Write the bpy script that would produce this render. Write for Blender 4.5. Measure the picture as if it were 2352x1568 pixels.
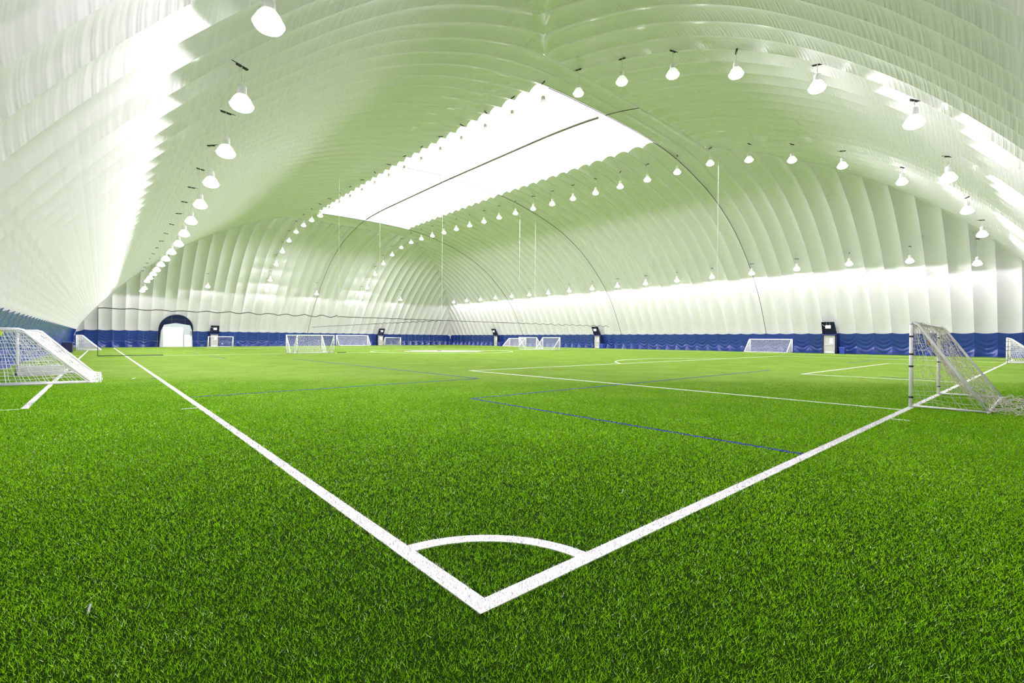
import bpy, math, random
import numpy as np
from mathutils import Matrix, Vector

# ------------------------------------------------------------------ clear
for o in list(bpy.data.objects): bpy.data.objects.remove(o, do_unlink=True)
scene = bpy.context.scene
COL = scene.collection
random.seed(7); rng = np.random.default_rng(7)

# ------------------------------------------------------------------ camera
CAM_POS = (-1.4405, -1.8655, 1.386)
cam_data = bpy.data.cameras.new('camera')
cam_data.sensor_width = 36.0
cam_data.lens = 16.502
cam_data.clip_end = 400
cam = bpy.data.objects.new('camera', cam_data); COL.objects.link(cam)
ROT = Matrix(((0.75199623, -0.00317917, -0.65915974),
              (-0.65911997, 0.00836978, -0.75199123),
              (0.00790773, 0.99995992, 0.00419859)))
# columns of the camera rotation are the camera axes in the world
cam.matrix_world = Matrix.Translation(CAM_POS) @ ROT.to_4x4()
scene.camera = cam

# ------------------------------------------------------------------ world, exposure, light levels
LAMP_POWER = 965.0         # watts of every high-bay lamp
LENS_STRENGTH = 14.0       # glow of the lamp bowls
SKY_STRENGTH = 4.0         # overcast daylight outside, seen through the translucent fabric
world = bpy.data.worlds.new('world'); scene.world = world
world.use_nodes = True
bg = world.node_tree.nodes['Background']
bg.inputs[0].default_value = (0.98, 0.99, 1.0, 1); bg.inputs[1].default_value = SKY_STRENGTH   # bright overcast daylight outside the dome
vs = scene.view_settings
vs.view_transform = 'Standard'; vs.look = 'None'; vs.gamma = 1.0; vs.use_curve_mapping = False
vs.exposure = 0.10
cy = scene.cycles
cy.max_bounces = 3; cy.diffuse_bounces = 3; cy.glossy_bounces = 1; cy.transmission_bounces = 2
cy.transparent_max_bounces = 4; cy.use_adaptive_sampling = True; cy.adaptive_threshold = .12; cy.adaptive_min_samples = 12; cy.light_sampling_threshold = .03; cy.sample_clamp_indirect = 6.0; cy.caustics_reflective = False; cy.caustics_refractive = False

# ---- GEO: dome geometry (metres; origin = outer tip of the pitch corner, +X along goal line, +Y along touch line)
XL,XR,YN=-5.0,65.6,-5.2
NBX,NBY=43,63
BAY=(XR-XL)/NBX
YF=YN+NBY*BAY
XC,YC,HA=(XL+XR)/2,(YN+YF)/2,(XR-XL)/2
NEND=15                       # end bays before the transition arch
DEND=NEND*BAY
class Prof:
    """wall section: height over distance from the wall foot"""
    def __init__(self,d,z):
        self.D=np.linspace(0,HA,700); self.Z=self._pchip(np.array(d,float),np.array(z,float),self.D)
        self.S=np.concatenate([[0],np.cumsum(np.hypot(np.diff(self.D),np.diff(self.Z)))])
    @staticmethod
    def _pchip(x,y,q):
        h=np.diff(x); m=np.diff(y)/h; d=np.zeros_like(x)
        d[1:-1]=2/(1/m[:-1]+1/m[1:]); d[0]=m[0]
        i=np.clip(np.searchsorted(x,q)-1,0,len(x)-2); t=(q-x[i])/h[i]
        return ((2*t**3-3*t**2+1)*y[i]+(t**3-2*t**2+t)*h[i]*d[i]+(-2*t**3+3*t**2)*y[i+1]+(t**3-t**2)*h[i]*d[i+1])
    def z(self,d): return np.interp(d,self.D,self.Z)
    def s(self,d): return np.interp(d,self.D,self.S)
    def d_of_z(self,z): return np.interp(z,self.Z,self.D)
    def d_of_s(self,s): return np.interp(s,self.S,self.D)
    def normal(self,d):
        e=.05; dz=self.z(np.minimum(d+e,HA))-self.z(np.maximum(d-e,0)); dd=np.minimum(d+e,HA)-np.maximum(d-e,0)
        L=np.hypot(dz,dd); return dz/L, dd/L
_z=[0,2.35,4.25,6.95,9.0,11.4,14.4,15.85,17.45,18.6,19.45,20.1,20.5,20.65]
PR=Prof([0,.72,1.6,3.1,4.6,6.8,10.4,12.8,16.2,19.8,23.3,27.2,31.2,HA],_z)      # right wall: steep
PL=Prof([0,.72,1.85,3.9,5.75,8.2,11.9,14.1,17.3,20.3,23.5,27.2,31.2,HA],_z)    # left wall and both ends lean in more
PM=Prof([0,.72,1.68,3.35,4.95,7.2,10.85,13.2,16.5,19.95,23.4,27.2,31.2,HA],_z)    # near end: in between
def smin(a,b,k=.7):
    h=np.clip(.5+.5*(b-a)/k,0,1); return b*(1-h)+a*h-k*h*(1-h)
def dome_z(X,Y):
    X=np.asarray(X,float);Y=np.asarray(Y,float)
    ds=np.minimum(X-XL,XR-X); de=np.minimum(Y-YN,YF-Y)
    zs=np.where(X<XC,PL.z(np.clip(X-XL,0,HA)),PR.z(np.clip(XR-X,0,HA))); ze=np.where(Y<YC,PM.z(np.clip(de,0,HA)),PL.z(np.clip(de,0,HA)))
    zs=zs+.35*np.clip((de-DEND)/(YC-YN-DEND),0,1)*np.clip(ds/HA,0,1)**2
    lo=np.minimum(zs,ze)
    hi=smin(zs,ze+.4*np.clip((de-DEND)/(HA-DEND),0,1))
    w=np.clip((np.minimum(ds,de)-DEND+3)/3,0,1)
    return lo*(1-w)+hi*w
def gz(X,Y):
    t=np.maximum(0,np.asarray(Y,float)-5.); return -.0045*t*t/(t+8)*np.maximum(0,1-np.asarray(X,float)/80)
# ---- /GEO

# ------------------------------------------------------------------ helpers
class MB:
    """collects simple shapes into one mesh"""
    def __init__(self): self.v=[]; self.f=[]
    def add(self, verts, faces):
        b=len(self.v); self.v += [tuple(map(float,p)) for p in verts]; self.f += [tuple(b+i for i in q) for q in faces]; return self
    def box(self, x0,x1,y0,y1,z0,z1):
        return self.add([(x0,y0,z0),(x1,y0,z0),(x1,y1,z0),(x0,y1,z0),(x0,y0,z1),(x1,y0,z1),(x1,y1,z1),(x0,y1,z1)],
                 [(0,3,2,1),(4,5,6,7),(0,1,5,4),(1,2,6,5),(2,3,7,6),(3,0,4,7)])
    def tube(self, pts, r, n=6, cap=True):
        pts=[Vector(p) for p in pts]; rings=[]
        ref=Vector((0,0,1))
        for i,p in enumerate(pts):
            t=(pts[min(i+1,len(pts)-1)]-pts[max(i-1,0)]).normalized()
            a=t.cross(ref)
            if a.length<1e-3: a=t.cross(Vector((1,0,0)))
            a.normalize(); b=t.cross(a)
            rr=r[i] if isinstance(r,(list,tuple)) else r
            rings.append([p+a*(rr*math.cos(2*math.pi*k/n))+b*(rr*math.sin(2*math.pi*k/n)) for k in range(n)])
        base=len(self.v)
        for R_ in rings: self.v += [tuple(q) for q in R_]
        for i in range(len(pts)-1):
            for k in range(n):
                a0=base+i*n+k; a1=base+i*n+(k+1)%n
                self.f.append((a0,a1,a1+n,a0+n))
        if cap:
            self.f.append(tuple(base+k for k in range(n))[::-1]); self.f.append(tuple(base+(len(pts)-1)*n+k for k in range(n)))
        return self
    def lathe(self, prof_, n=20, cx=0, cy=0, cz=0):
        base=len(self.v)
        for (r,z) in prof_:
            for k in range(n): self.v.append((cx+r*math.cos(2*math.pi*k/n), cy+r*math.sin(2*math.pi*k/n), cz+z))
        for i in range(len(prof_)-1):
            for k in range(n):
                a=base+i*n+k; b=base+i*n+(k+1)%n
                self.f.append((a,b,b+n,a+n))
        return self
    def grid(self, P):
        """P: (nu,nv,3) array of points"""
        P=np.asarray(P,float); nu,nv,_=P.shape; base=len(self.v)
        self.v += [tuple(q) for q in P.reshape(-1,3)]
        for i in range(nu-1):
            for j in range(nv-1):
                a=base+i*nv+j; self.f.append((a,a+1,a+nv+1,a+nv))
        return self
    def mesh(self, name):
        m=bpy.data.meshes.new(name); m.from_pydata(self.v,[],self.f); m.update(); return m

def link(name, data, mat=None, parent=None, loc=None, rotz=None, smooth=False):
    o=bpy.data.objects.new(name, data); COL.objects.link(o)
    if mat is not None and data is not None and not data.materials: data.materials.append(mat)
    if smooth: data.polygons.foreach_set('use_smooth',[True]*len(data.polygons))
    if parent is not None: o.parent=parent
    if loc is not None: o.location=loc
    if rotz is not None: o.rotation_euler=(0,0,rotz)
    return o
def build(mb, name, mat, parent=None, loc=None, rotz=None, smooth=False):
    return link(name, mb.mesh(name), mat, parent, loc, rotz, smooth)
def tag(o, label=None, cat=None, group=None, kind=None):
    if label: o['label']=label
    if cat: o['category']=cat
    if group: o['group']=group
    if kind: o['kind']=kind
    return o
def empty(name, loc=(0,0,0), rotz=0.0):
    o=bpy.data.objects.new(name,None); o.empty_display_size=.2; COL.objects.link(o); o.location=loc; o.rotation_euler=(0,0,rotz); return o
ORD=['first','second','third','fourth','fifth','sixth','seventh','eighth','ninth','tenth','eleventh','twelfth','thirteenth','fourteenth','fifteenth','sixteenth','seventeenth','eighteenth','nineteenth','twentieth','twenty-first','twenty-second','twenty-third','twenty-fourth','twenty-fifth','twenty-sixth','twenty-seventh','twenty-eighth','twenty-ninth','thirtieth']

# ------------------------------------------------------------------ materials
def new_mat(name):
    m=bpy.data.materials.new(name); m.use_nodes=True; nt=m.node_tree; return m, nt, nt.nodes['Principled BSDF']
def N(nt, typ, **kw):
    n=nt.nodes.new(typ)
    for k,v in kw.items(): setattr(n,k,v)
    return n
def math_node(nt, op, a, b=None, c=None, clamp=False):
    n=nt.nodes.new('ShaderNodeMath'); n.operation=op; n.use_clamp=clamp
    for i,x in enumerate((a,b,c)):
        if x is None: continue
        if isinstance(x,(int,float)): n.inputs[i].default_value=x
        else: nt.links.new(x,n.inputs[i])
    return n.outputs[0]
def simple(name, col, rough=.5, metal=0.0, noise=0.0, nscale=8.0, spec=.5):
    m,nt,b=new_mat(name)
    b.inputs['Roughness'].default_value=rough; b.inputs['Metallic'].default_value=metal
    b.inputs['Specular IOR Level'].default_value=spec
    if noise>0:
        tc=N(nt,'ShaderNodeTexCoord'); nz=N(nt,'ShaderNodeTexNoise'); nz.inputs['Scale'].default_value=nscale
        nt.links.new(tc.outputs['Object'],nz.inputs['Vector'])
        r=N(nt,'ShaderNodeValToRGB')
        r.color_ramp.elements[0].position=.3; r.color_ramp.elements[1].position=.75
        r.color_ramp.elements[0].color=(*[c*(1-noise) for c in col],1); r.color_ramp.elements[1].color=(*[min(1,c*(1+noise)) for c in col],1)
        nt.links.new(nz.outputs['Fac'],r.inputs['Fac']); nt.links.new(r.outputs[0],b.inputs['Base Color'])
    else: b.inputs['Base Color'].default_value=(*col,1)
    return m

def fabric(name, col, rough, spec, wrinkle, chev, vscale, coarse, sheen=0.0, amp=1.0, trans=0.0):
    """coated fabric panel; uv.x = 0..1 across the bay, uv.y = metres along the rib. Fine wrinkles run out of the seams."""
    m,nt,b=new_mat(name)
    b.inputs['Base Color'].default_value=(*col,1); b.inputs['Roughness'].default_value=rough
    b.inputs['Specular IOR Level'].default_value=spec
    uv=N(nt,'ShaderNodeUVMap'); sp=N(nt,'ShaderNodeSeparateXYZ'); nt.links.new(uv.outputs[0],sp.inputs[0])
    u=math_node(nt,'SUBTRACT',math_node(nt,'FRACT',sp.outputs[0]),.5); au=math_node(nt,'ABSOLUTE',u)
    v=sp.outputs[1]
    a=math_node(nt,'ADD',v,math_node(nt,'MULTIPLY',au,chev))
    cmb=N(nt,'ShaderNodeCombineXYZ')
    nt.links.new(math_node(nt,'MULTIPLY',a,vscale),cmb.inputs[0]); nt.links.new(math_node(nt,'MULTIPLY',sp.outputs[0],.9),cmb.inputs[1])
    nz=N(nt,'ShaderNodeTexNoise'); nz.inputs['Scale'].default_value=1.0; nz.inputs['Detail'].default_value=1.0
    nt.links.new(cmb.outputs[0],nz.inputs['Vector'])
    seam=math_node(nt,'POWER',math_node(nt,'MULTIPLY',au,2.0),1.6)
    h1=math_node(nt,'MULTIPLY',nz.outputs['Fac'],math_node(nt,'MULTIPLY_ADD',seam,.8,.2))
    cmb2=N(nt,'ShaderNodeCombineXYZ')
    nt.links.new(math_node(nt,'MULTIPLY',v,coarse),cmb2.inputs[0]); nt.links.new(math_node(nt,'MULTIPLY',sp.outputs[0],2.2),cmb2.inputs[1])
    nz2=N(nt,'ShaderNodeTexNoise'); nz2.inputs['Scale'].default_value=1.0; nz2.inputs['Detail'].default_value=0.0; nz2.inputs['Distortion'].default_value=.8
    nt.links.new(cmb2.outputs[0],nz2.inputs['Vector'])
    h=math_node(nt,'MULTIPLY_ADD',nz2.outputs['Fac'],amp,h1)
    bp=N(nt,'ShaderNodeBump'); bp.inputs['Strength'].default_value=1.0; bp.inputs['Distance'].default_value=wrinkle
    nt.links.new(h,bp.inputs['Height']); nt.links.new(bp.outputs[0],b.inputs['Normal'])
    if trans>0:      # coated fabric lets a little daylight through
        tr=N(nt,'ShaderNodeBsdfTranslucent'); tr.inputs[0].default_value=(1,1,1,1)
        mx=N(nt,'ShaderNodeMixShader'); mx.inputs[0].default_value=trans
        out=nt.nodes['Material Output']; nt.links.new(b.outputs[0],mx.inputs[1]); nt.links.new(tr.outputs[0],mx.inputs[2]); nt.links.new(mx.outputs[0],out.inputs[0])
    return m

M={}
TRANS=.012
M['membrane']=fabric('white_membrane',(.675,.68,.68),.2,.75,.03,1.3,6.0,1.2,amp=.15,trans=TRANS)
M['membrane_loose']=fabric('white_membrane_loose',(.675,.68,.68),.22,.7,.03,1.2,3.6,1.0,amp=.35,trans=TRANS)
M['skirt']=fabric('navy_vinyl',(.02,.052,.27),.24,.75,.03,-2.2,3.4,1.8,amp=.4)
M['navy']=simple('navy_fabric',(.008,.014,.07),.5,0,.25,6)
M['cable']=simple('dark_cable',(.05,.055,.045),.6,0,.2,10)
M['ridge_cable']=simple('ridge_strap',(.16,.16,.13),.7,0,.2,6)
M['white_paint']=simple('white_painted_metal',(.9,.9,.9),.35,0,.05,5)
M['alu']=simple('brushed_white_aluminium',(.75,.76,.78),.35,.2,.06,9)
M['net_white']=simple('white_net_cord',(.92,.92,.92),.7,0,.06,20)
M['net_old']=simple('weathered_net_cord',(.72,.67,.57),.8,0,.25,9)
M['black']=simple('black_rubber',(.012,.012,.013),.6,0,.2,10)
M['rope']=simple('black_rope',(.03,.03,.032),.8,0,.3,30)
M['cord']=simple('white_cord',(.8,.8,.8),.7,0,.05,9)
M['door_grey']=simple('grey_steel_door',(.55,.55,.52),.4,.1,.05,4)
M['door_white']=simple('white_steel_door',(.8,.81,.82),.35,0,.03,4)
M['wall_grey']=simple('pale_grey_cladding',(.46,.53,.55),.5,0,.04,5)
M['red']=simple('red_plastic',(.55,.04,.03),.45,0,.1,10)
M['yellow']=simple('neon_yellow_tag',(.75,.85,.03),.5,0,.08,12)
M['bin_blue']=simple('blue_plastic',(.03,.06,.42),.35,0,.1,6)
M['line_white']=simple('white_turf_line',(.92,.92,.90),.75,0,.05,60,.2)
M['line_blue']=simple('blue_turf_line',(.03,.045,.35),.75,0,.2,40,.2)
M['logo_white']=simple('white_turf_print',(.8,.78,.77),.8,0,.05,3,.2)
M['logo_red']=simple('red_turf_print',(.6,.05,.03),.8,0,.15,3,.2)
M['logo_black']=simple('black_turf_print',(.02,.02,.025),.8,0,.15,3,.2)

# glowing things: lamp bowls and the daylit translucent skylight
def emitter(name, col, strength, rough=.4):
    m,nt,b=new_mat(name)
    b.inputs['Base Color'].default_value=(.9,.9,.9,1); b.inputs['Roughness'].default_value=rough
    b.inputs['Emission Color'].default_value=(*col,1); b.inputs['Emission Strength'].default_value=strength
    return m
M['pane']=emitter('daylit_pane',(1,1,1),1.0,.15)
M['reflector']=emitter('glowing_acrylic_reflector',(1,1,1),.55,.3)
M['lens']=emitter('lamp_bowl_glow',(1,1,1),LENS_STRENGTH)
M['skylight']=fabric('translucent_skylight_fabric',(.85,.85,.85),.5,.3,.02,1.0,3.0,1.0,trans=.62)
for mm in (M['lens'],M['pane'],M['reflector']): mm.cycles.emission_sampling='NONE'

# turf: two greens in broad drifts plus fibre grain
def turf_colour(nt, b, fine):
    geo_=N(nt,'ShaderNodeNewGeometry')
    n1=N(nt,'ShaderNodeTexNoise'); n1.inputs['Scale'].default_value=.55; n1.inputs['Detail'].default_value=3.0; n1.inputs['Roughness'].default_value=.65
    nt.links.new(geo_.outputs['Position'],n1.inputs['Vector'])
    r=N(nt,'ShaderNodeValToRGB'); r.color_ramp.elements[0].position=.32; r.color_ramp.elements[1].position=.72
    r.color_ramp.elements[0].color=(*TURF_A,1); r.color_ramp.elements[1].color=(*TURF_B,1)
    nt.links.new(n1.outputs['Fac'],r.inputs['Fac'])
    return geo_, r.outputs[0]
TURF_A=(.205,.375,.034); TURF_B=(.285,.455,.065)
m,nt,b=new_mat('green_turf'); M['turf']=m
geo_,c=turf_colour(nt,b,True)
n2=N(nt,'ShaderNodeTexNoise'); n2.inputs['Scale'].default_value=70.0; n2.inputs['Detail'].default_value=1.5
nt.links.new(geo_.outputs['Position'],n2.inputs['Vector'])
mx=N(nt,'ShaderNodeMix',data_type='RGBA',blend_type='MULTIPLY'); mx.inputs[0].default_value=1.0
r2=N(nt,'ShaderNodeValToRGB'); r2.color_ramp.elements[0].position=.35; r2.color_ramp.elements[1].position=.7
r2.color_ramp.elements[0].color=(.45,.5,.4,1); r2.color_ramp.elements[1].color=(1.25,1.2,1.3,1)
nt.links.new(n2.outputs['Fac'],r2.inputs['Fac']); nt.links.new(c,mx.inputs[6]); nt.links.new(r2.outputs[0],mx.inputs[7])
# dark rubber infill and shade between fibres painted in, fading away from the camera
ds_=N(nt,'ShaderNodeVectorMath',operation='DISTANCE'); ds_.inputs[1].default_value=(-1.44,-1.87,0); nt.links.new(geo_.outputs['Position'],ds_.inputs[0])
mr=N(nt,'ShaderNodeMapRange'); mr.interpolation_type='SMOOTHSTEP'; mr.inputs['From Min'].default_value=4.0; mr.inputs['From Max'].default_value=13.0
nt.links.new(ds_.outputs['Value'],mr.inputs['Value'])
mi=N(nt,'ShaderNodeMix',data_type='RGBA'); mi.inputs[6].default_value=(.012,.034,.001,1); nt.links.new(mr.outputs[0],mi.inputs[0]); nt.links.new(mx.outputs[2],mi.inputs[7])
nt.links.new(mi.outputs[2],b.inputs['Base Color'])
b.inputs['Roughness'].default_value=.85; b.inputs['Specular IOR Level'].default_value=.03
bp=N(nt,'ShaderNodeBump'); bp.inputs['Strength'].default_value=.6; bp.inputs['Distance'].default_value=.02
nt.links.new(n2.outputs['Fac'],bp.inputs['Height']); nt.links.new(bp.outputs[0],b.inputs['Normal'])

m,nt,b=new_mat('green_turf_fibre'); M['fibre']=m
geo_,c=turf_colour(nt,b,False)
at=N(nt,'ShaderNodeAttribute'); at.attribute_name='shade'
mx=N(nt,'ShaderNodeMix',data_type='RGBA',blend_type='MULTIPLY'); mx.inputs[0].default_value=1.0
cr=N(nt,'ShaderNodeValToRGB'); cr.color_ramp.elements[0].color=(.5,.95,.03,1); cr.color_ramp.elements[1].color=(3.2,2.3,12,1)  # top of the ramp: sparkle painted into a few near-white fibres
e=cr.color_ramp.elements.new(.955); e.color=(1.38,1.85,.07,1)
nt.links.new(at.outputs['Fac'],cr.inputs['Fac']); nt.links.new(c,mx.inputs[6]); nt.links.new(cr.outputs[0],mx.inputs[7])
nt.links.new(mx.outputs[2],b.inputs['Base Color'])
b.inputs['Roughness'].default_value=.5; b.inputs['Specular IOR Level'].default_value=.02
def up_normal(nt,b,k):
    g_=N(nt,'ShaderNodeNewGeometry'); v1=N(nt,'ShaderNodeVectorMath',operation='SCALE'); v1.inputs['Scale'].default_value=1-k; nt.links.new(g_.outputs['Normal'],v1.inputs[0])
    v2=N(nt,'ShaderNodeVectorMath',operation='ADD'); v2.inputs[1].default_value=(0,0,k); nt.links.new(v1.outputs[0],v2.inputs[0])
    v3=N(nt,'ShaderNodeVectorMath',operation='NORMALIZE'); nt.links.new(v2.outputs[0],v3.inputs[0]); nt.links.new(v3.outputs[0],b.inputs['Normal'])
up_normal(nt,b,.6)
M['fibre_white']=simple('white_turf_fibre',(.93,.93,.91),.6,0,.04,60,.3)
up_normal(M['fibre_white'].node_tree,M['fibre_white'].node_tree.nodes['Principled BSDF'],.75)

# ------------------------------------------------------------------ floor
gx=np.linspace(XL-.4,XR+.4,60); gy=np.concatenate([np.linspace(YN-.4,20,30)[:-1],np.linspace(20,YF+.4,60)])
GX,GY=np.meshgrid(gx,gy,indexing='ij')
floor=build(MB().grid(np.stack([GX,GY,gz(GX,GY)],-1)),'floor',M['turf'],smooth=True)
tag(floor,'bright green artificial turf pitch filling the dome floor',kind='structure')

def ribbon(name, pts, w, mat, z=.007, closed=False, parent=None):
    """a flat inlaid line: pts run along its middle"""
    P=np.asarray(pts,float); n=len(P)
    T=np.roll(P,-1,0)-np.roll(P,1,0)
    if not closed: T[0]=P[1]-P[0]; T[-1]=P[-1]-P[-2]
    T/=np.linalg.norm(T,axis=1)[:,None]; Nn=np.stack([-T[:,1],T[:,0]],1)*w/2
    A=P+Nn; B=P-Nn
    if closed: A=np.vstack([A,A[:1]]);B=np.vstack([B,B[:1]])
    g=np.zeros((len(A),4,3)); 
    zA=gz(A[:,0],A[:,1]); zB=gz(B[:,0],B[:,1])
    g[:,0]=np.column_stack([A,zA-.01]); g[:,1]=np.column_stack([A,zA+z]); g[:,2]=np.column_stack([B,zB+z]); g[:,3]=np.column_stack([B,zB-.01])
    return build(MB().grid(g),name,mat,parent or floor)
def seg(name,x0,y0,x1,y1,w,mat,z=.007):
    L=math.hypot(x1-x0,y1-y0); n=max(2,int(L/2)+1)
    t=np.linspace(0,1,n)[:,None]
    return ribbon(name,np.array([[x0,y0]])*(1-t)+np.array([[x1,y1]])*t,w,mat,z)
LW=.104; FX=58.5; FY=91.44; HY=45.72; CXf=29.35
W_,B_=M['line_white'],M['line_blue']
h=LW/2
seg('touch_line',h,0,h,FY,LW,W_); seg('touch_line',FX-h,0,FX-h,FY,LW,W_)
seg('goal_line',LW,h,FX-LW,h,LW,W_,.0072); seg('goal_line',LW,FY-h,FX-LW,FY-h,LW,W_,.0072)
seg('halfway_line',LW,HY,FX-LW,HY,LW,W_,.0072)
def arc(name,cx_,cy_,r,a0,a1,w,mat,n=48,z=.0074):
    a=np.linspace(math.radians(a0),math.radians(a1),n); return ribbon(name,np.column_stack([cx_+r*np.cos(a),cy_+r*np.sin(a)]),w,mat,z)
arc('corner_arc',h*.5,h*.5,.865,4,86,LW,W_,40)
arc('corner_arc',FX,0,.87,94,176,LW,W_,30); arc('corner_arc',0,FY,.87,-86,-4,LW,W_,30)
a=np.linspace(0,2*math.pi,129)[:-1]
ribbon('centre_circle',np.column_stack([CXf+8.3*np.cos(a),HY+8.3*np.sin(a)]),LW,W_,.0074,closed=True)
for s,y0 in ((1,0.0),(-1,FY)):
    yb=y0+s*LW; d=15.1; q=y0+s*d
    seg('penalty_line',10.95,yb,10.95,q+s*h,LW,W_,.0073); seg('penalty_line',47.75,yb,47.75,q+s*h,LW,W_,.0073)
    seg('penalty_line',10.95+h,q,47.75-h,q,LW,W_,.0073)
    q=y0+s*5.05
    seg('goal_area_line',21.2,yb,21.2,q+s*h,LW,W_,.0073); seg('goal_area_line',37.55,yb,37.55,q+s*h,LW,W_,.0073); seg('goal_area_line',21.2+h,q,37.55-h,q,LW,W_,.0073)
    if s>0: arc('penalty_arc',CXf,9.6,9.0,38.2,141.8,LW,W_)
    else: arc('penalty_arc',CXf,FY-9.6,9.0,-141.8,-38.2,LW,W_)
seg('corner_tick',-.28,9.1,0,9.1,.05,W_); seg('corner_tick',9.33,-.28,9.33,0,.05,W_)
# thin blue lines of the small-sided pitches
for nm,x0,y0,x1,y1 in (('blue_line',5.06,LW,5.06,6.99),('blue_line',5.06,6.97,23.0,6.97),('blue_line',36.2,6.93,53.4,6.9),
        ('blue_line',LW,11.2,8.68,11.47),('blue_line',8.68,11.45,8.72,33.0),('blue_line',5.2,36.0,5.2,42.5),('blue_line',5.25,48.6,5.3,55.0),
        ('blue_line',22.2,.7,22.2,2.6),('blue_line',-.18,18.2,0,18.2),('blue_line',53.4,LW,53.4,6.9)):
    seg(nm,x0,y0,x1,y1,.065,B_,.0068)
# side strip beside the left wall
yy=10.9; edges=[10.9]+[11.87+1.84*k for k in range(36)]
for a0,a1 in zip(edges[:-1],edges[1:]): seg('side_strip',-2.53,a0+.05,-2.53,a1-.05,LW,W_)
for y in (10.95,39.9,41.2,48.4,65.5): seg('side_strip_cross_line',-4.6,y,-2.58,y,.075,W_)
# centre logo: white disc with red tips and dark marks
logo=empty('centre_logo',(0,0,0)); logo.parent=floor
def poly(name, pts, mat, z):
    P=[(x,y,float(gz(x,y))+z) for x,y in pts]; return build(MB().add(P,[tuple(range(len(P)))]),name,mat,logo)
ca,sa=math.cos(-.72),math.sin(-.72)
def LP(u,v): return (CXf+.6+u*ca-v*sa, HY+.5+u*sa+v*ca)
poly('logo_disc',[LP(4.9*math.cos(t),3.6*math.sin(t)) for t in np.linspace(0,2*math.pi,49)[:-1]],M['logo_white'],.0120)
for s in (1,-1):
    poly('logo_red_tip',[LP(s*6.0,0),LP(s*4.3,.9),LP(s*4.6,0),LP(s*4.3,-.9)],M['logo_red'],.020)
    poly('logo_black_tip',[LP(s*5.0,0),LP(s*3.9,.9),LP(s*4.1,0),LP(s*3.9,-.9)],M['logo_black'],.026)
M['logo_pink']=simple('pink_turf_print',(.62,.30,.28),.8,0,.15,3,.2)
for (u,v,w,hh,mt) in ((-2.2,.2,2.0,3.4,'logo_pink'),(-1.7,-.6,1.0,1.5,'logo_red'),(-3.4,.3,.5,1.2,'logo_black'),(2.75,.2,.75,2.4,'logo_black'),(4.0,0,.8,1.8,'logo_pink'),(1.6,1.4,1.6,.9,'logo_pink'),(-.3,2.6,2.8,.4,'logo_black'),(0,3.1,3.2,.35,'logo_red'),(.2,-2.7,3.0,.35,'logo_black'),(-2.6,-1.9,1.4,.4,'logo_black'),(2.6,-1.8,1.6,.35,'logo_red')):
    poly('logo_mark',[LP(u-w/2,v-hh/2),LP(u+w/2,v-hh/2*.6),LP(u+w/2*.8,v+hh/2),LP(u-w/2*.9,v+hh/2*.7)],M[mt],.020+.004*(mt=='logo_black')+.002*(mt=='logo_red'))

# ------------------------------------------------------------------ the air dome: walls of bulging fabric bays
AMP=.33            # how far the fabric bellies out between the ribs
def profile_panel(pr, put, A, D1, fade, flip, name, mat, parent, nu=9):
    """one fabric bay: A = positions along the wall, D1 = where the bay ends, put(d,a,z_up,out,rise) -> xyz"""
    ts=np.linspace(0,1,nu); d0=float(pr.d_of_z(1.6)); L=pr.s(D1.max())-pr.s(d0); nv=max(4,int(L/.5)+1)
    P=np.zeros((nu,nv,3)); UV=np.zeros((nu,nv,2))
    for i,(t,a,dm) in enumerate(zip(ts,A,D1)):
        s=np.linspace(pr.s(d0),pr.s(max(dm,d0+.02)),nv); d=pr.d_of_s(s)
        nx,nz=pr.normal(d); b=AMP*(1-abs(2*t-1)**2)*np.clip(d/.9,.25,1)
        if fade: b=b*np.clip((dm-d)/.55,0,1)**.6
        P[i]=put(d,a,nx*b,nz*b); UV[i,:,0]=t; UV[i,:,1]=s
    return panel_obj(P,UV,name,mat,parent,flip=flip)
def side_panel(k, right, top, fade, parent, mat):
    pr=PR if right else PL; A=YN+(k+np.linspace(0,1,9))*BAY
    de=np.minimum(A-YN,YF-A); D1=pr.d_of_z((PM if k<NBY//2 else PL).z(np.minimum(de,DEND))) if fade else np.full(9,top)
    def put(d,y,o,r):
        x=XL+d if not right else XR-d
        z=dome_z(x,np.full_like(d,y)); return np.column_stack([x-o if not right else x+o,np.full_like(d,y),z+r])
    return profile_panel(pr,put,A,D1,fade,right,'membrane_panel',mat,parent)
def end_panel(k, far, parent, mat='membrane'):
    A=XL+(k+np.linspace(0,1,9))*BAY
    pe=PL if far else PM
    D1=np.minimum(pe.d_of_z(np.where(A<XC,PL.z(np.clip(A-XL,0,HA)),PR.z(np.clip(XR-A,0,HA)))),DEND)
    def put(d,x,o,r):
        y=YN+d if not far else YF-d
        z=dome_z(np.full_like(d,x),y); return np.column_stack([np.full_like(d,x),y-o if not far else y+o,z+r])
    return profile_panel(pe,put,A,D1,True,not far,'membrane_panel',mat,parent)
def panel_obj(P,UV,name,mat,parent,flip=False):
    nu,nv,_=P.shape
    me=bpy.data.meshes.new(name)
    idx=np.arange(nu*nv).reshape(nu,nv)
    f=np.stack([idx[:-1,:-1],idx[:-1,1:],idx[1:,1:],idx[1:,:-1]],-1).reshape(-1,4)
    if flip: f=f[:,::-1]
    me.from_pydata(P.reshape(-1,3).tolist(),[],f.tolist())
    ul=me.uv_layers.new(name='UVMap'); uvf=UV.reshape(-1,2)[f.reshape(-1)]
    ul.data.foreach_set('uv',uvf.astype(np.float32).reshape(-1))
    me.polygons.foreach_set('use_smooth',[True]*len(me.polygons)); me.update()
    return link(name,me,M[mat],parent)

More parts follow.
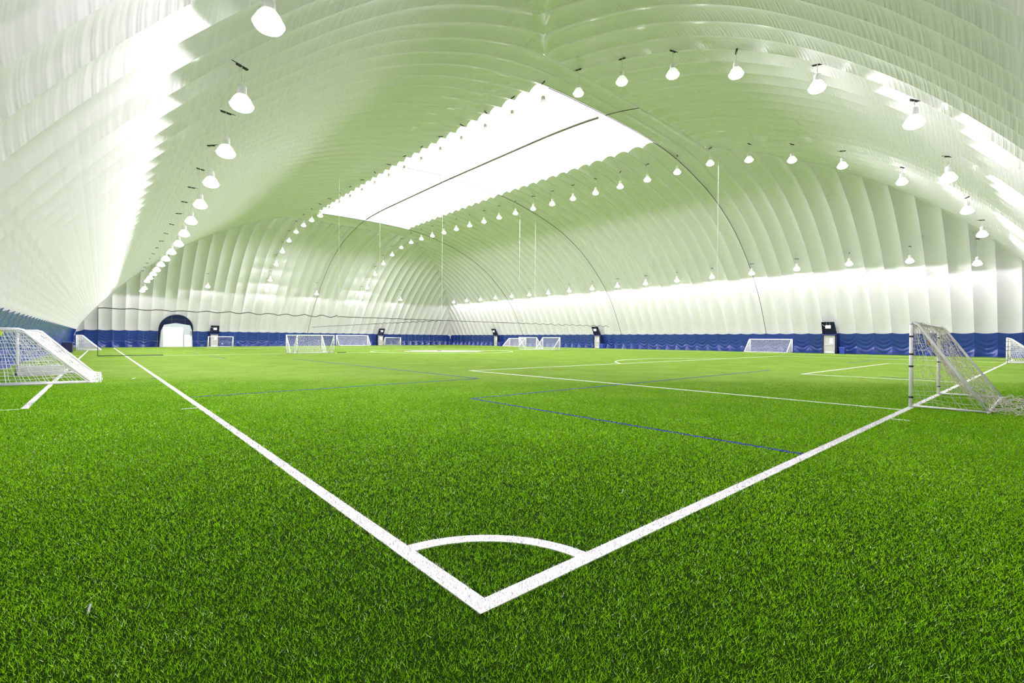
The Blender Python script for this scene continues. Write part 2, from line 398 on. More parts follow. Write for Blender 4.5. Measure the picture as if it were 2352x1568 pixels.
wall_left=tag(empty('wall_left',(0,0,0)),'left long wall of the white air dome beside the touch line',kind='structure')
wall_right=tag(empty('wall_right',(0,0,0)),'right long wall of the white air dome across the pitch',kind='structure')
wall_far=tag(empty('wall_far',(0,0,0)),'far end wall of the white air dome',kind='structure')
wall_near=tag(empty('wall_near',(0,0,0)),'near end wall of the white air dome behind the goal line',kind='structure')
ceiling=tag(empty('ceiling',(0,0,0)),'translucent skylight strip along the ridge of the dome',kind='structure')
SKY_K0,SKY_K1=17,NBY-17
SX0,SX1=23.1,38.2           # skylight edges
for k in range(NBY):
    sky=SKY_K0<=k<SKY_K1
    inend=(k<NEND or k>=NBY-NEND)
    side_panel(k,False,(SX0-XL) if sky else HA,inend,wall_left,'membrane_loose' if 9<k<30 else 'membrane')
    side_panel(k,True,(XR-SX1) if sky else HA,inend,wall_right,'membrane')
    if sky:      # one skylight sheet per bay, from edge to edge over the ridge
        nu,nv=7,25; ts=np.linspace(0,1,nu); xs=np.linspace(SX0,SX1,nv)
        P=np.zeros((nu,nv,3));UV=np.zeros((nu,nv,2))
        for i,t in enumerate(ts):
            y=YN+(k+t)*BAY
            P[i,:,0]=xs;P[i,:,1]=y;P[i,:,2]=dome_z(xs,np.full_like(xs,y))+AMP*(1-abs(2*t-1)**2); UV[i,:,0]=t;UV[i,:,1]=xs
        panel_obj(P,UV,'skylight_panel','skylight',ceiling)
for k in range(NBX):
    end_panel(k,False,wall_near); end_panel(k,True,wall_far)

# navy skirt along the foot of the walls, one hanging sheet per bay
SK_TOP=2.35
def skirt(k, which, parent):
    nu,nv=17,24; ts=np.linspace(0,1,nu); P=np.zeros((nu,nv,3)); UV=np.zeros((nu,nv,2)); pr={'right':PR,'near':PM}.get(which,PL)
    def fl(q): return .75+.5*random.Random(q*31+len(which)*7).random()
    rr=random.Random(k*13+len(which)); ph=rr.uniform(0,6.28); sw=rr.uniform(.7,1.3); sk=rr.uniform(-.5,.5)
    f0,f1=fl(k),fl(k+1)
    if which=='left': f0*=.6; f1*=.6
    for i,t in enumerate(ts):
        e=abs(2*t-1); fe=f0 if t<.5 else f1
        if which in('left','right'):
            a=YN+(k+t)*BAY; de=min(a-YN,YF-a); g0=float(gz(XL if which=='left' else XR,a))
        else:
            a=XL+(k+t)*BAY; de=min(a-XL,XR-a); g0=float(gz(a,YN if which=='near' else YF))
        top=SK_TOP+.10*e**2-(.0 if de>1.7 else .45*(1-de/1.7))
        z=np.linspace(g0,top,nv); hh=(z-g0)/(top-g0)
        d=pr.d_of_z(np.maximum(z,0))+.03
        low=np.clip(1-hh/.40,0,1); mid=np.clip(hh*4,0,1)*np.clip((1-hh)*3,0,1)
        d=d-.11*(1-e**2)*np.clip(hh*3,0,1)*np.clip(1.2-hh*.4,0,1)          # belly between the seams
        d=d+.62*fe*low**1.35*e**2.0                                      # tent-like foot at each seam
        q=(z-g0)*2.1-1.1*e**1.7+sk*t                                       # swags hanging from seam to seam
        d=d+.045*sw*np.sin(q*6.28+ph)*mid*(1-e**6)*np.clip(1.25-hh,0,1)
        if de<1.2: d=np.minimum(d,np.maximum(de,.02)) if de>.02 else np.full_like(d,.02)
        aa=np.full(nv,a)
        if which=='left': P[i]=np.column_stack([XL+d,aa,z])
        elif which=='right': P[i]=np.column_stack([XR-d,aa,z])
        elif which=='near': P[i]=np.column_stack([aa,YN+d,z])
        else: P[i]=np.column_stack([aa,YF-d,z])
        UV[i,:,0]=t; UV[i,:,1]=z
    return panel_obj(P,UV,'skirt_panel','skirt',parent,flip=which in('right','near'))
for k in range(NBY): skirt(k,'left',wall_left); skirt(k,'right',wall_right)
for k in range(NBX): skirt(k,'near',wall_near); skirt(k,'far',wall_far)

# tension cables pressed against the fabric
def cable(name, pts, r, mat, label, group=None):
    o=build(MB().tube(pts,r,5),name,mat,smooth=True); tag(o,label,'cable',group); return o
def arch_pts(y,x0,x1,n=90,off=.05):
    xs=np.concatenate([XL+PL.d_of_s(np.linspace(.3,PL.S[-1],n)), (XR-PR.d_of_s(np.linspace(.3,PR.S[-1],n)))[::-1]])
    xs=xs[(xs>=x0)&(xs<=x1)]
    zs=dome_z(xs,np.full_like(xs,y)); return [(x,y,z-off) for x,z in zip(xs,zs)]
yS0,yS1=YN+SKY_K0*BAY,YN+SKY_K1*BAY
for y,lb in ((yS0,'dark cable arching over the dome at the near end of the skylight'),(YN+31*BAY,'dark cable arching over the dome across the middle of the skylight'),(yS1,'dark cable arching over the dome at the far end of the skylight')):
    cable('arch_cable',arch_pts(y,SX0+.3,XR-.6),.03,M['cable'],lb,'arch cables')
ys=np.concatenate([np.linspace(YN+14*BAY,YF-15*BAY,60)]); 
cable('ridge_strap',[(XC,y,float(dome_z(XC,y))-.07) for y in ys if yS0<=y<=yS1],.10,M['ridge_cable'],'grey strap along the ridge down the middle of the skylight')
pe=[(XC,YF-d,float(dome_z(XC,YF-d))-.06) for d in PL.d_of_s(np.linspace(PL.s(27.9),.4,50))]
cable('ridge_cable',pe,.03,M['cable'],'dark cable running down the middle of the far end wall')
pe=[(XC,YN+d,float(dome_z(XC,YN+d))-.06) for d in np.linspace(27.9,DEND,10)]
cable('ridge_cable',pe,.03,M['cable'],'short dark cable on the ridge between skylight and near transition arch')
# ------------------------------------------------------------------ high-bay lamps hanging from the fabric
lm_ballast=MB().lathe([(.0,.52),(.085,.52),(.115,.49),(.125,.30),(.10,.26)],16).tube([(0,0,.52),(.0,0,.62)],.018,6).mesh('ballast_housing')
lm_refl=MB().lathe([(.10,.27),(.15,.25),(.22,.16),(.275,.05),(.305,0),(.31,-.012),(.295,-.01),(.26,.05),(.20,.15),(.13,.23)],24).mesh('reflector')
lm_lens=MB().lathe([(.292,-.005),(.285,-.05),(.24,-.11),(.15,-.155),(.0,-.17)],24).mesh('lens')
lm_cord=MB().tube([(0,0,0),(0,0,1)],.012,5).mesh('cord')
lm_clamp=MB().box(-.16,-.02,-.035,.035,-.05,-.01).box(.02,.16,-.035,.035,-.05,-.01).box(-.3,.2,-.012,.012,-.012,.0).tube([(0,0,.02),(0,0,-.06)],.01,5).mesh('ceiling_clamp')
for me_,mt in ((lm_ballast,'white_paint'),(lm_refl,'reflector'),(lm_lens,'lens'),(lm_cord,'cord'),(lm_clamp,'black')):
    me_.materials.append(M[mt])
    if me_.name!='ceiling_clamp': me_.polygons.foreach_set('use_smooth',[True]*len(me_.polygons))
spot=bpy.data.lights.new('lamp_light','SPOT'); spot.energy=LAMP_POWER; spot.spot_size=math.pi; spot.spot_blend=.14; spot.shadow_soft_size=.14
spot.color=(1.0,.895,1.045)
def lamp(x,y,z,label,group):
    top=float(dome_z(x,y))+.02
    z=min(z,top-.9)
    r=empty('high_bay_lamp',(x,y,z),random.uniform(0,6.28)); r.scale=(1.2,1.2,1.2); tag(r,label,'lamp',group)
    link('reflector',lm_refl,None,r); link('lens',lm_lens,None,r); link('ballast_housing',lm_ballast,None,r)
    c=link('cord',lm_cord,None,r,(0,0,.6)); c.scale=(1,1,max(.05,(top-z)/1.2-.6))
    cl=link('ceiling_clamp',lm_clamp,None,r,(.0,0,(top-z)/1.2-.02))
    s=bpy.data.objects.new('lamp_light',spot); COL.objects.link(s); s.parent=r; s.location=(0,0,-.20)
def row(pts, what, group):
    for i,(x,y,z) in enumerate(pts):
        lamp(x,y,z,('hanging lamp, %s from %s in %s'%(ORD[i],'left' if 'far end' in what else 'near end',what)),group)
# low row along the left wall
LLy=[.75+4.95*k for k in range(19)]
row([(float(np.interp(y,[5,12,20,30,45,70],[1.2,1.7,2.4,2.85,3.35,3.35])),y,9.0 if y<80 else 8.4) for y in LLy],'the low row by the left wall','low lamps along the left wall')
# low row along the right wall
RLy=[2.45,7.25,12.3]+[17.35+5.02*k for k in range(15)]
row([(59.2,y,{0:8.7,1:9.5}.get(i,9.8)) for i,y in enumerate(RLy)],'the low row by the right wall','low lamps along the right wall')
# two high rows either side of the skylight, hung a fixed length below the fabric
def high(xf, what, group):
    pts=[]
    for y,z in [(1.75,10.4),(5.15,12.95),(8.75,15.05),(12.25,16.45),(15.65,17.4),(19.1,18.0)]+[(YN+k*BAY-.35,None) for k in range(17,59,2)]:
        x=xf(y); t=float(dome_z(x,y)); pts.append((x,y,t-1.65 if z is None else min(z,t-.95)))
    row(pts,what,group)
high(lambda y:23.2-.026*y,'the high row left of the skylight','high lamps left of the skylight')
high(lambda y:42.2-.040*y,'the high row right of the skylight','high lamps right of the skylight')
# end rows
row([(x,1.55,9.8) for x in (31.2,50.0)],'the short row by the near end wall','lamps along the near end wall')
row([(x,89.5,9.7) for x in (11.83,20.75,29.33,38.15,46.85)],'the far end wall row','lamps along the far end wall')

# ------------------------------------------------------------------ goals
def net_patch(mb, f, nu, nv, r, seg_u=8, seg_v=8, jit=.0, sides=3):
    """cord grid on the patch f(u,v) -> xyz"""
    def line(pts): 
        mb.tube(pts,r,sides,cap=False)
    for i in range(nu+1):
        u=i/nu; line([np.array(f(u,j/seg_v))+rng.normal(0,jit,3)*(0 if j in(0,seg_v) else 1) for j in range(seg_v+1)])
    for j in range(nv+1):
        v=j/nv; line([np.array(f(i/seg_u,v))+rng.normal(0,jit,3)*(0 if i in(0,seg_u) else 1) for i in range(seg_u+1)])
def goal(label, loc, deg, w, h, dt, db, r=.045, mesh=.12, cord_r=.004, sag=.08, net='net_white', frame='white_paint', straps=False, group='portable goals', drape=0.0, jit=.008, beam=0.0, weights=False):
    """local x along the mouth, y towards the back, z up"""
    x0,y0=loc; g=empty('portable_goal',(x0,y0,float(gz(x0,y0))+.0),math.radians(deg)); tag(g,label,'goal',group)
    fm=M[frame]; zt=h-r
    for x in (r,w-r):
        p=build(MB().tube([(x,0,0),(x,0,zt)],r,10),'post',fm,g,smooth=True)
        if straps:
            for zz in (.22,.88,1.14,1.52):
                build(MB().tube([(x,0,zz-.018),(x,0,zz+.018)],r+.006,10),'strap',M['black'],p)
        # roof stay + sloping back stay
        pts=[(x,0,zt)]
        if dt>.05: pts+= [(x,dt-.1,zt),(x,dt,zt-.03)]
        pts+=[(x,dt+(db-dt)*.5,zt*.5),(x,db,r)]
        build(MB().tube(pts,r*.8,8),'back_stay',fm,g,smooth=True)
        build(MB().tube([(x,0,r),(x,db,r)],r*(.6 if not beam else .9),8),'ground_bar',fm,g,smooth=True)
    build(MB().tube([(0,0,zt),(w,0,zt)],r,10),'crossbar',fm,g,smooth=True)
    build(MB().tube([(0,db,r*.8),(w,db,r*.8)],r*.75,8),'back_bar',fm,g,smooth=True)
    if beam: build(MB().box(.0,beam,.05,db*.62,.01,.34),'ballast_beam',fm,g)
    if weights:
        for x in (.1,w-.1): build(MB().tube([(x-.06,db,.07),(x+.06,db,.07)],.08,10),'wheel',M['black'],g)
    n=MB()
    nx=max(6,int(w/mesh)); 
    Ls=math.hypot(db-dt,zt); ns=max(5,int((Ls+dt)/mesh))
    def back(u,v):
        x=u*w; s=v*(Ls+dt)
        if s<dt: y,z=s,zt
        else: q=(s-dt)/Ls; y=dt+(db-dt)*q; z=zt*(1-q)
        sg=sag*math.sin(math.pi*min(1,v*1.05))*math.sin(math.pi*(.1+.8*u))
        return (x,y-sg*.5,max(.015,z-sg))
    net_patch(n,back,nx,ns,cord_r,seg_u=min(18,nx),seg_v=12,jit=jit)
    for x in (r,w-r):
        def side(u,v,x=x):
            zz=v*zt; yb=db if dt<=.05 and zz<=0 else dt+(db-dt)*(1-v)
            return (x+ (sag*.4*math.sin(math.pi*u)*math.sin(math.pi*v)), u*yb, max(.012,zz))
        net_patch(n,side,max(4,int(db/mesh)),max(4,int(h/mesh)),cord_r,seg_u=6,seg_v=8,jit=jit)
    if drape>0:
        def lying(u,v): return (u*w, db+v*drape, .02+.05*abs(math.sin(u*31+v*9))*(1-v))
        net_patch(n,lying,nx,max(3,int(drape/mesh)),cord_r,seg_u=20,seg_v=6,jit=jit*1.5)
    me_=n.mesh('net'); link('net',me_,M[net],g)
    return g
G_='portable goals'
gR=goal('white steel goal with black straps and loose beige net on the near goal line',(15.55,.06),180,3.95,1.84,.10,1.18,r=.035,mesh=.09,cord_r=.0042,sag=.22,net='net_old',straps=True,drape=.6,jit=.028)
# red rag tied in the net of that goal
rag=build(MB().tube([(3.55,.22,1.50),(3.53,.24,1.44),(3.56,.23,1.38),(3.52,.25,1.33)],[.012,.03,.022,.008],6),'rag',M['red'],gR,smooth=True)
goal('distant white goal on the near goal line at the right edge of the photo',(49.9,.0),180,3.66,1.80,.10,2.0,r=.05,mesh=.13,cord_r=.008,straps=True,sag=.1)
gL=goal('white goal with dense white net turned to the left wall, cut by the left edge',(-3.72,22.85),-90,5.55,1.68,.62,2.05,r=.055,mesh=.10,cord_r=.0085,sag=.12,beam=.5,drape=.25,jit=.014)
build(MB().box(5.36,5.56,.14,.20,1.44,1.58),'tag',M['yellow'],gL)
goal('distant white goal standing by the left wall near the far left corner',(-3.5,75.6),-90,5.0,1.85,.45,2.1,r=.07,mesh=.12,cord_r=.012)
goal('wide white goal turned to the right wall near the closest exit door',(64.3,19.35),90,5.2,1.75,.35,1.9,r=.055,mesh=.13,cord_r=.007)
goal('wide white goal turned to the right wall near its far end',(64.2,68.6),90,5.2,1.75,.35,2.0,r=.07,mesh=.14,cord_r=.010)
goal('goal of the left midfield pair with its mouth facing the far end wall',(15.95,48.0),180,3.55,1.83,.06,1.4,r=.05,mesh=.14,cord_r=.006,straps=True)
goal('goal of the left midfield pair with its mouth facing the camera',(12.6,45.25),0,3.6,1.83,.06,1.35,r=.05,mesh=.14,cord_r=.006,straps=True)
goal('left goal of the right midfield pair, standing just past the centre circle',(47.45,48.3),180,3.6,1.83,.06,1.4,r=.06,mesh=.15,cord_r=.007)
goal('right goal of the right midfield pair, sloping back towards the circle',(48.3,44.35),90,3.6,1.83,.06,1.5,r=.06,mesh=.15,cord_r=.007)
goal('widest white goal turned round against the far end wall',(42.1,95.3),180,6.9,2.25,.35,1.7,r=.07,mesh=.15,cord_r=.009,weights=True)
goal('small white goal at the far wall beside the right exit door',(45.95,95.0),0,3.95,1.83,.1,1.2,r=.08,mesh=.15,cord_r=.009)
goal('small white goal in front of the grey exit door by the vehicle arch',(12.15,91.2),0,3.75,1.83,.1,1.1,r=.06,mesh=.15,cord_r=.004)

# ------------------------------------------------------------------ exit doors with navy hoods
def wall_pt(z): return float(PL.d_of_z(max(z,0)))
def exit_door(label, loc, deg, hood_label, dcol='door_grey', flip=1, lamp_label=''):
    """local x along the wall, y into the hall, z up; origin on the wall foot"""
    g0=float(gz(*loc)); g=empty('exit_door',(loc[0],loc[1],g0),math.radians(deg)); tag(g,label,'door',group='exit doors')
    y=.98
    fr=MB().box(-.56,-.50,y-.10,y+.06,0,2.16).box(.50,.56,y-.10,y+.06,0,2.16).box(-.56,.56,y-.10,y+.06,2.08,2.20)
    build(fr,'door_frame',M['door_white'],g)
    leaf=build(MB().box(-.49,.49,y-.06,y,.02,2.07),'door_leaf',M[dcol],g)
    wx=.18*flip
    build(MB().box(wx-.15,wx+.15,y+.0,y+.012,1.25,1.85),'window_pane',M['pane'],leaf)
    build(MB().tube([(-.42,y+.06,1.02),(.42,y+.06,1.02)],.022,8).box(-.44,-.38,y,y+.07,.97,1.07).box(.38,.44,y,y+.07,.97,1.07),'push_bar',M['alu'],leaf)
    build(MB().box(-.45,.45,y,y+.006,.06,.28),'kick_plate',M['alu'],leaf)
    # fabric hood: sloping back sheet, two cheeks, rolled hem over the door
    zs=np.linspace(2.22,3.78,9); H=MB()
    P=np.array([[(-.74+.10*(z-2.2)/1.6+ (1.48-.20*(z-2.2)/1.6)*t, wall_pt(z)+.14, z) for t in np.linspace(0,1,5)] for z in zs]); H.grid(P)
    for s in (-1,1):
        P=np.array([[(s*(.74-.10*(z-2.2)/1.6), wall_pt(z)+.14+q*.22, z) for q in (0,1)] for z in zs]); H.grid(P)
    P=np.array([[(-.66+1.32*t, wall_pt(3.78)+.14+q*.22, 3.78) for q in (0,1)] for t in (0,1)]); H.grid(P)
    build(H,'hood',M['navy'],g)
    build(MB().tube([(-.76,1.1,2.28),(-.3,1.16,2.24),(.3,1.16,2.25),(.76,1.1,2.3)],.07,8),'hood_hem',M['skirt_plain'],g,smooth=True)
    for s in (-1,1):
        P=np.array([[(s*(.57+.20*q), .5+.62*(1-.15*q)+.02*math.sin(z*5), z) for q in (0,.5,1)] for z in np.linspace(.02,2.3,8)])
        build(MB().grid(P),'side_curtain',M['navy'],g)
        P=np.array([[(s*.77, .2+.85*q, z) for q in (0,1)] for z in np.linspace(.02,2.3,3)])
        build(MB().grid(P),'cheek',M['navy'],g)
    # hanging emergency light
    e=empty('emergency_light',(0,0,0)); zz=3.2; yy=wall_pt(3.5)+.32
    Rz=Matrix.Rotation(math.radians(deg),4,'Z'); wpos=Vector((loc[0],loc[1],g0))+Rz@Vector((-.02,yy,zz)); e.location=wpos; e.rotation_euler=(0,0,math.radians(deg))
    tag(e,lamp_label,'light','emergency lights')
    build(MB().box(-.27,.27,-.05,.05,-.19,.19),'housing',M['white_paint'],e)
    for s in (-1,1):
        build(MB().lathe([(.0,.0),(.06,.0),(.07,.03)],12,s*.12,.0,0).mesh('x') and MB().tube([(s*.12,.05,.0),(s*.12,.075,.0)],.055,12),'lamp_head',M['pale_green'],e,smooth=False)
        build(MB().tube([(s*.17,0,.19),(s*.17,-.02,.52)],.008,5),'hanger',M['cord'],e)
    build(MB().tube([(.27,0,.05),(.42,.0,.12),(.62,-.02,.30)],.016,6),'wire',M['cord'],e)
    return g
M['skirt_plain']=simple('navy_hem',(.03,.05,.22),.35,0,.2,5)
M['pale_green']=simple('pale_green_glass',(.6,.75,.68),.2,0,.05,8)
XW=XR; YW=YF
exit_door('beige exit door on the right wall nearest the camera, under a navy hood',(XW-.02,15.45),90,'',flip=-1,lamp_label='white emergency light over the right wall door nearest the camera')
exit_door('exit door half way along the right wall with a bin beside it',(XW-.02,50.6),90,'',flip=-1,lamp_label='white emergency light over the middle door of the right wall')
exit_door('exit door near the far corner of the right wall',(XW-.02,78.9),90,'',flip=-1,lamp_label='white emergency light over the farthest door of the right wall')
exit_door('grey exit door on the far wall next to the vehicle arch',(14.0,YW-.02),180,'',flip=-1,lamp_label='white emergency light over the far wall door by the vehicle arch')
exit_door('exit door on the right half of the far wall beside a small goal',(46.0,YW-.02),180,'',flip=-1,lamp_label='white emergency light over the right door of the far wall')

# ------------------------------------------------------------------ vehicle entrance arch on the far wall
va=empty('vehicle_entrance',(8.35,YW,float(gz(8.35,YW)))); tag(va,'navy arched vehicle entrance with a white overhead door in the far wall','entrance')
va.rotation_euler=(0,0,math.pi)     # local x = -X, local y = into the hall
gofs=-float(gz(8.35,YW))
hw=2.38
def archy(z): return wall_pt(z-gofs)+.16
zc=3.0; pts=[]
for t in np.linspace(0,math.pi,25): pts.append((hw*math.cos(t)*(1-.0), zc+2.45*math.sin(t)))
m_=MB(); inner=[(x*.02,zc) for x,z in pts]
rows=[]
for q in (0,.35,.7,1.0): rows.append([(x*q,0,zc+(z-zc)*q) for x,z in pts])
P=np.array([[(x,archy(z),z) for (x,_,z) in r_] for r_ in rows]); m_.grid(P)
P=np.array([[(x,archy(z),z) for x in np.linspace(-hw,hw,5)] for z in np.linspace(.0,zc,6)]); m_.grid(P)
build(m_,'arch_cloth',M['navy'],va)
# rim of the arch as a raised collar
build(MB().tube([(hw,archy(z),z) for z in np.linspace(0,zc,5)][:-1]+[(x,archy(z),z) for x,z in pts]+[(-hw,archy(z),z) for z in np.linspace(zc,0,5)][1:],.07,8),'arch_rim',M['navy'],va,smooth=True)
yf=wall_pt(3.9)+.35
fac=[(2.33,0),(2.15,2.7),(1.75,3.75),(.15,4.1),(-1.9,3.75),(-2.15,2.9),(-2.28,0)]
m_=MB(); n_=len(fac); m_.add([(x,yf,z) for x,z in fac]+[(x,.3,z) for x,z in fac],[tuple(range(n_))]+[(i,(i+1)%n_,n_+(i+1)%n_,n_+i) for i in range(n_)])
build(m_,'facade',M['wall_grey'],va)
od=build(MB().box(-.86,1.88,yf,yf+.02,0,3.32),'overhead_door',M['door_white'],va)
for i in range(5): 
    sec=build(MB().box(-.84,1.86,yf+.02,yf+.05,.02+.66*i,.02+.66*i+.64),'door_section',M['door_white'],od)
for x in (.0,1.1): build(MB().box(x-.28,x+.28,yf+.05,yf+.06,1.47,1.73),'door_window',M['pane'],od)
build(MB().box(-.92,-.86,yf,yf+.07,0,3.4).box(1.88,1.94,yf,yf+.07,0,3.4).box(-.92,1.94,yf,yf+.07,3.33,3.41),'door_track',M['alu'],va)
pdr=build(MB().box(-2.08,-1.08,yf,yf+.05,0,2.05),'side_door',M['door_white'],va)
build(MB().box(-1.95,-1.65,yf+.05,yf+.06,1.15,1.8),'window_pane',M['pane'],pdr)
build(MB().tube([(-1.98,yf+.1,1.0),(-1.18,yf+.1,1.0)],.022,8).box(-2.0,-1.95,yf+.04,yf+.11,.96,1.04).box(-1.2,-1.15,yf+.04,yf+.11,.96,1.04),'push_bar',M['alu'],pdr)
build(MB().box(-2.14,-2.08,yf,yf+.07,0,2.12).box(-1.08,-1.02,yf,yf+.07,0,2.12).box(-2.14,-1.02,yf,yf+.07,2.06,2.14),'side_door_frame',M['alu'],va)
build(MB().tube([(-2.02,yf+.05,2.75),(-2.05,yf+.07,2.3),(-2.0,yf+.06,1.9)],.05,6),'conduit',M['black'],va,smooth=True)

# ------------------------------------------------------------------ bins and boxes along the walls
def bin_(label,x,y,w,hh,mat='bin_blue',deg=0,disc=False):
    g=empty('recycling_bin',(x,y,float(gz(x,y))),math.radians(deg)); tag(g,label,'bin','blue bins')
    t=.86; P=[]
    m=MB(); a=w/2*t; b_=w/2
    m.add([(-a,-a,0),(a,-a,0),(a,a,0),(-a,a,0),(-b_,-b_,hh),(b_,-b_,hh),(b_,b_,hh),(-b_,b_,hh)],[(0,3,2,1),(0,1,5,4),(1,2,6,5),(2,3,7,6),(3,0,4,7)])
    m.add([(-b_*.93,-b_*.93,hh),(b_*.93,-b_*.93,hh),(b_*.93,b_*.93,hh),(-b_*.93,b_*.93,hh),(-a,-a,.05),(a,-a,.05),(a,a,.05),(-a,a,.05)],[(0,1,5,4),(1,2,6,5),(2,3,7,6),(3,0,4,7),(4,5,6,7)])
    build(m,'bin_body',M[mat],g)
    c=b_+.02; i=b_*.9
    r=MB().box(-c,c,-c,-i,hh-.05,hh+.02).box(-c,c,i,c,hh-.05,hh+.02).box(-c,-i,-i,i,hh-.05,hh+.02).box(i,c,-i,i,hh-.05,hh+.02)
    build(r,'bin_rim',M['bin_rim'],g)
    if disc: build(MB().tube([(0,-b_*.93-.012,hh*.62),(0,-b_*.93-.03,hh*.62)],.09,12),'badge',M['line_white'],g)
M['bin_rim']=simple('light_blue_rim',(.10,.16,.55),.35,0,.1,6)
bin_('blue plastic bin beside the right wall door nearest the camera',64.35,14.05,.56,.78)
bin_('blue plastic bin beside the middle door of the right wall',64.0,49.0,.75,.8)
bin_('blue plastic bin beside the farthest door of the right wall',63.9,76.6,.75,.8)
bin_('blue recycling bin with white badge seen through the small goal by the vehicle arch',15.15,97.0,.5,.85,disc=True)
bx=empty('equipment_box',(-4.0,63.0,float(gz(-4,63)))); tag(bx,'navy equipment box standing at the foot of the left wall behind the goal','box')
build(MB().box(-.35,.45,-.9,.9,0,.95),'box_body',M['navy'],bx); build(MB().box(-.38,.48,-.93,.93,.95,1.02),'box_lid',M['skirt_plain'],bx)
cn=empty('red_canister',(12.95,97.0,float(gz(12.95,97)))); tag(cn,'small red fire extinguisher standing left of the grey exit door','extinguisher')
build(MB().lathe([(0,0),(.085,.0),(.09,.03),(.09,.42),(.05,.50),(.025,.52)],12),'cylinder',M['red'],cn,smooth=True); build(MB().tube([(0,0,.52),(.0,0,.57),(.07,0,.58)],.015,6),'valve',M['black'],cn)

# ------------------------------------------------------------------ divider nets: half-way net and the long net to the far end
def divider(label, a, b_, hgt, wav, posts):
    A=np.array(a,float);B=np.array(b_,float); L=np.linalg.norm(B-A); n=int(L/.35)
    g=empty('divider_net',(0,0,0)); tag(g,label,'net','divider nets')
    pts=[]
    for i in range(n+1):
        p=A+(B-A)*i/n; z=float(gz(*p))+hgt
        z+=wav(i/n)*(.10*math.sin(i*1.35)+rng.normal(0,.03)); pts.append((p[0],p[1],z))
    build(MB().tube(pts,.032,4,cap=False),'top_rope',M['rope'],g)
    m=MB(); k=int(L/.9)
    for i in range(k+1):
        p=A+(B-A)*i/k; z0=float(gz(*p)); m.tube([(p[0],p[1],z0+.02),(p[0],p[1],z0+hgt-.1)],.0018,3,cap=False)
    for zz in np.arange(.3,hgt-.1,.9): m.tube([(A[0],A[1],float(gz(*A))+zz),(B[0],B[1],float(gz(*B))+zz)],.0018,3,cap=False)
    o=build(m,'mesh',M['net_old'],g)
    m=MB().tube([(p[0]*(1-t)+q[0]*t, p[1]*(1-t)+q[1]*t, float(gz(p[0]*(1-t)+q[0]*t,p[1]*(1-t)+q[1]*t))+.03) for p,q in ((A,B),) for t in np.linspace(0,posts,14)],.03,4)
    build(m,'foot_rope',M['rope'],g)
    return g
g=divider('dark topped divider net hung along the half-way line on the left half',(-1.6,46.35),(16.9,46.35),3.72,lambda t:.25+.75*t,.22)
build(MB().tube([(-1.6,46.35,float(gz(-1.6,46))),(-1.6,46.35,float(gz(-1.6,46))+3.72)],.022,6),'end_cord',M['rope'],g)
divider('divider net along the half-way line between midfield goals and right wall',(16.9,46.35),(62.3,46.35),3.72,lambda t:.9 if t>.55 else .15,.02)
divider('long divider net running from the centre spot to the far end wall',(29.6,46.5),(29.4,92.5),3.72,lambda t:.6 if t<.35 else .1,.02)
# thin white lifting cords of the nets
for i,(x,y,z0,lb) in enumerate(((17.0,46.35,3.6,'thin white lifting cord hanging to the net above the left midfield goals'),(21.5,46.35,3.6,'thin white lifting cord just left of the centre logo'),(29.55,46.4,3.6,'thin white lifting cord over the centre spot where the nets meet'),(42.1,46.35,9.0,'short thin white lifting cord above the right side of the centre circle'),(45.1,46.35,3.6,'thin white lifting cord above the right midfield goals'),(42.05,18.6,6.4,'thin white cord dangling under a high lamp by the nearest cable arch'))):
    o=build(MB().tube([(x,y,z0),(x,y,float(dome_z(x,y)))],.016,5),'lifting_cord',M['cord']); tag(o,lb,'cord','lifting cords')

# ------------------------------------------------------------------ scraps lying on the turf
def scrap(label,x,y,s,a):
    z=float(gz(x,y))+.02; m=MB(); c,q=math.cos(a),math.sin(a)
    P=[[(x+c*u*s-q*v*s*.25, y+q*u*s+c*v*s*.25, z+.02*math.sin(u*3+v)) for v in (-.5,.5)] for u in (-.5,-.1,.3,.5)]
    m.grid(np.array(P)); o=build(m,'paper_scrap',M['logo_white']); tag(o,label,'scrap','scraps on the turf')
scrap('small white scrap on the turf left of the touch line',-.6,18.35,.12,.4)
scrap('white fibre scrap on the turf at the lower left of the photo',-1.479,1.289,.028,1.0)
scrap('tiny white scrap beyond the corner arc on the right',2.119,.66,.03,.1)

# ------------------------------------------------------------------ turf fibres near the camera (nobody could count them)
fw=np.array([.65916,.75199]); rt=np.array([.75200,-.65912]); c0=np.array(CAM_POS[:2])
def is_white(x,y):
    m=((x>=0)&(x<=LW)&(y>=0))|((y>=0)&(y<=LW)&(x>=0))
    r=np.hypot(x-.026,y-.026); m|=((r>.865-LW/2)&(r<.865+LW/2)&(x>0)&(y>0))
    m|=((np.abs(x+.14)<.14)&(np.abs(y-9.1)<.025))|((np.abs(y+.14)<.14)&(np.abs(x-9.33)<.025))
    m|=((np.abs(x-10.95)<LW/2)&(y>0)&(y<15.1))
    m|=((np.abs(x+2.53)<LW/2)&(y>10.95))
    return m
def is_blue(x,y):
    return ((np.abs(x-5.06)<.033)&(y>0)&(y<7))|((np.abs(y-6.97)<.033)&(x>5.03)&(x<23))|((np.abs(y-(11.2+.0315*x))<.033)&(x>0)&(x<8.7))
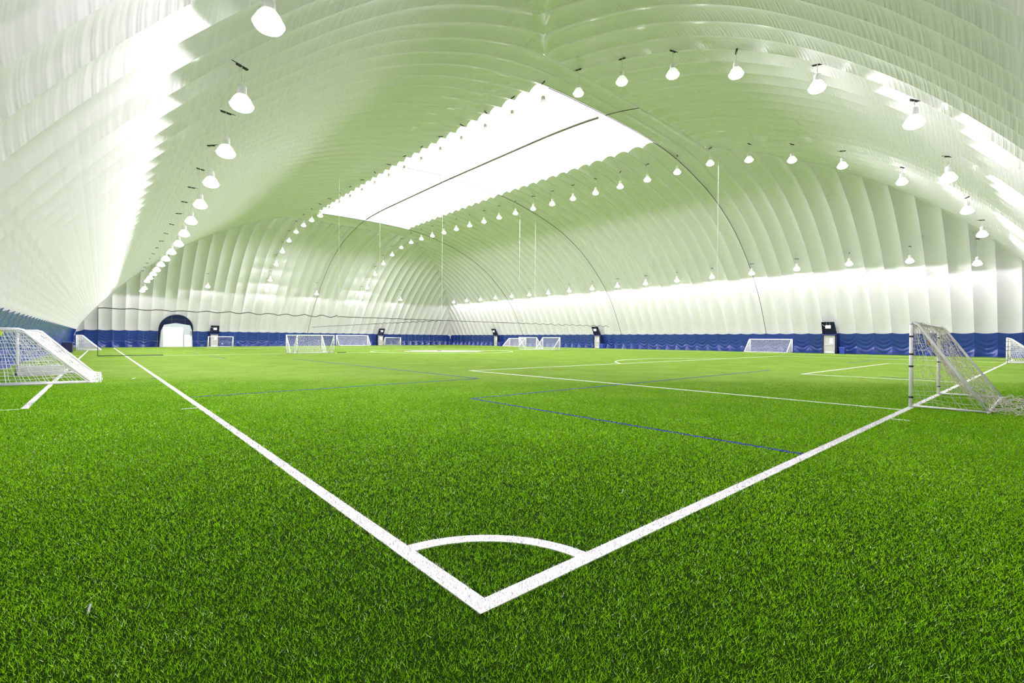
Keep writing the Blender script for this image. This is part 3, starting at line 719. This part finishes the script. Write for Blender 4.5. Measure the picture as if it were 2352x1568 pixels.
def fibres(n, d0, d1):
    dep=d0+rng.random(n)*(d1-d0); lat=(rng.random(n)*2-1)*1.16*dep
    xy=c0+dep[:,None]*fw+lat[:,None]*rt
    ok=(xy[:,0]>XL+.8)&(xy[:,1]>YN+.8); xy=xy[ok]; dep=dep[ok]; n=len(xy)
    a=rng.random(n)*2*np.pi; lean=rng.normal(.7,.35,n); b=rng.random(n)*2*np.pi
    fade=np.clip((d1-dep)/(d1*.55),0.05,1)
    hh=rng.uniform(.009,.023,n)*fade; w=.0012*dep*rng.uniform(.7,1.4,n)
    z=gz(xy[:,0],xy[:,1])
    base=np.column_stack([xy,z+.001]); sd=np.column_stack([np.cos(a),np.sin(a),np.zeros(n)])*w[:,None]/2
    tip=base+np.column_stack([np.cos(b)*lean*hh,np.sin(b)*lean*hh,hh])
    V=np.stack([base-sd,base+sd,tip],1)
    jx=xy+rng.normal(0,.006,xy.shape)      # ragged edge where the white and green yarns meet
    wh=is_white(jx[:,0],jx[:,1]); bl=is_blue(xy[:,0],xy[:,1])&~wh
    return V,wh,bl
zones=[fibres(1350000,1.75,17.0)]
def fibre_obj(name,V,mat,label,cat):
    n=len(V); me=bpy.data.meshes.new(name)
    me.vertices.add(n*3); me.vertices.foreach_set('co',V.reshape(-1).astype(np.float32))
    me.loops.add(n*3); me.loops.foreach_set('vertex_index',np.arange(n*3,dtype=np.int32))
    me.polygons.add(n); me.polygons.foreach_set('loop_start',np.arange(0,n*3,3,dtype=np.int32))
    at=me.attributes.new('shade','FLOAT','POINT'); s=np.repeat(rng.random(n),3); at.data.foreach_set('value',s.astype(np.float32))
    me.update(calc_edges=True); me.materials.append(M[mat])
    o=link(name,me); tag(o,label,cat,kind='stuff'); return o
G3=np.concatenate([V[~w&~b] for V,w,b in zones]); W3=np.concatenate([V[w] for V,w,b in zones]); B3=np.concatenate([V[b] for V,w,b in zones])
fibre_obj('turf_fibres',G3,'fibre','short green plastic grass fibres of the turf near the camera','grass')
fibre_obj('white_turf_fibres',W3,'fibre_white','short white plastic fibres of the corner lines near the camera','grass')
if len(B3): fibre_obj('blue_turf_fibres',B3,'line_blue','short blue plastic fibres of the thin blue lines near the camera','grass')
bpy.context.view_layer.update()
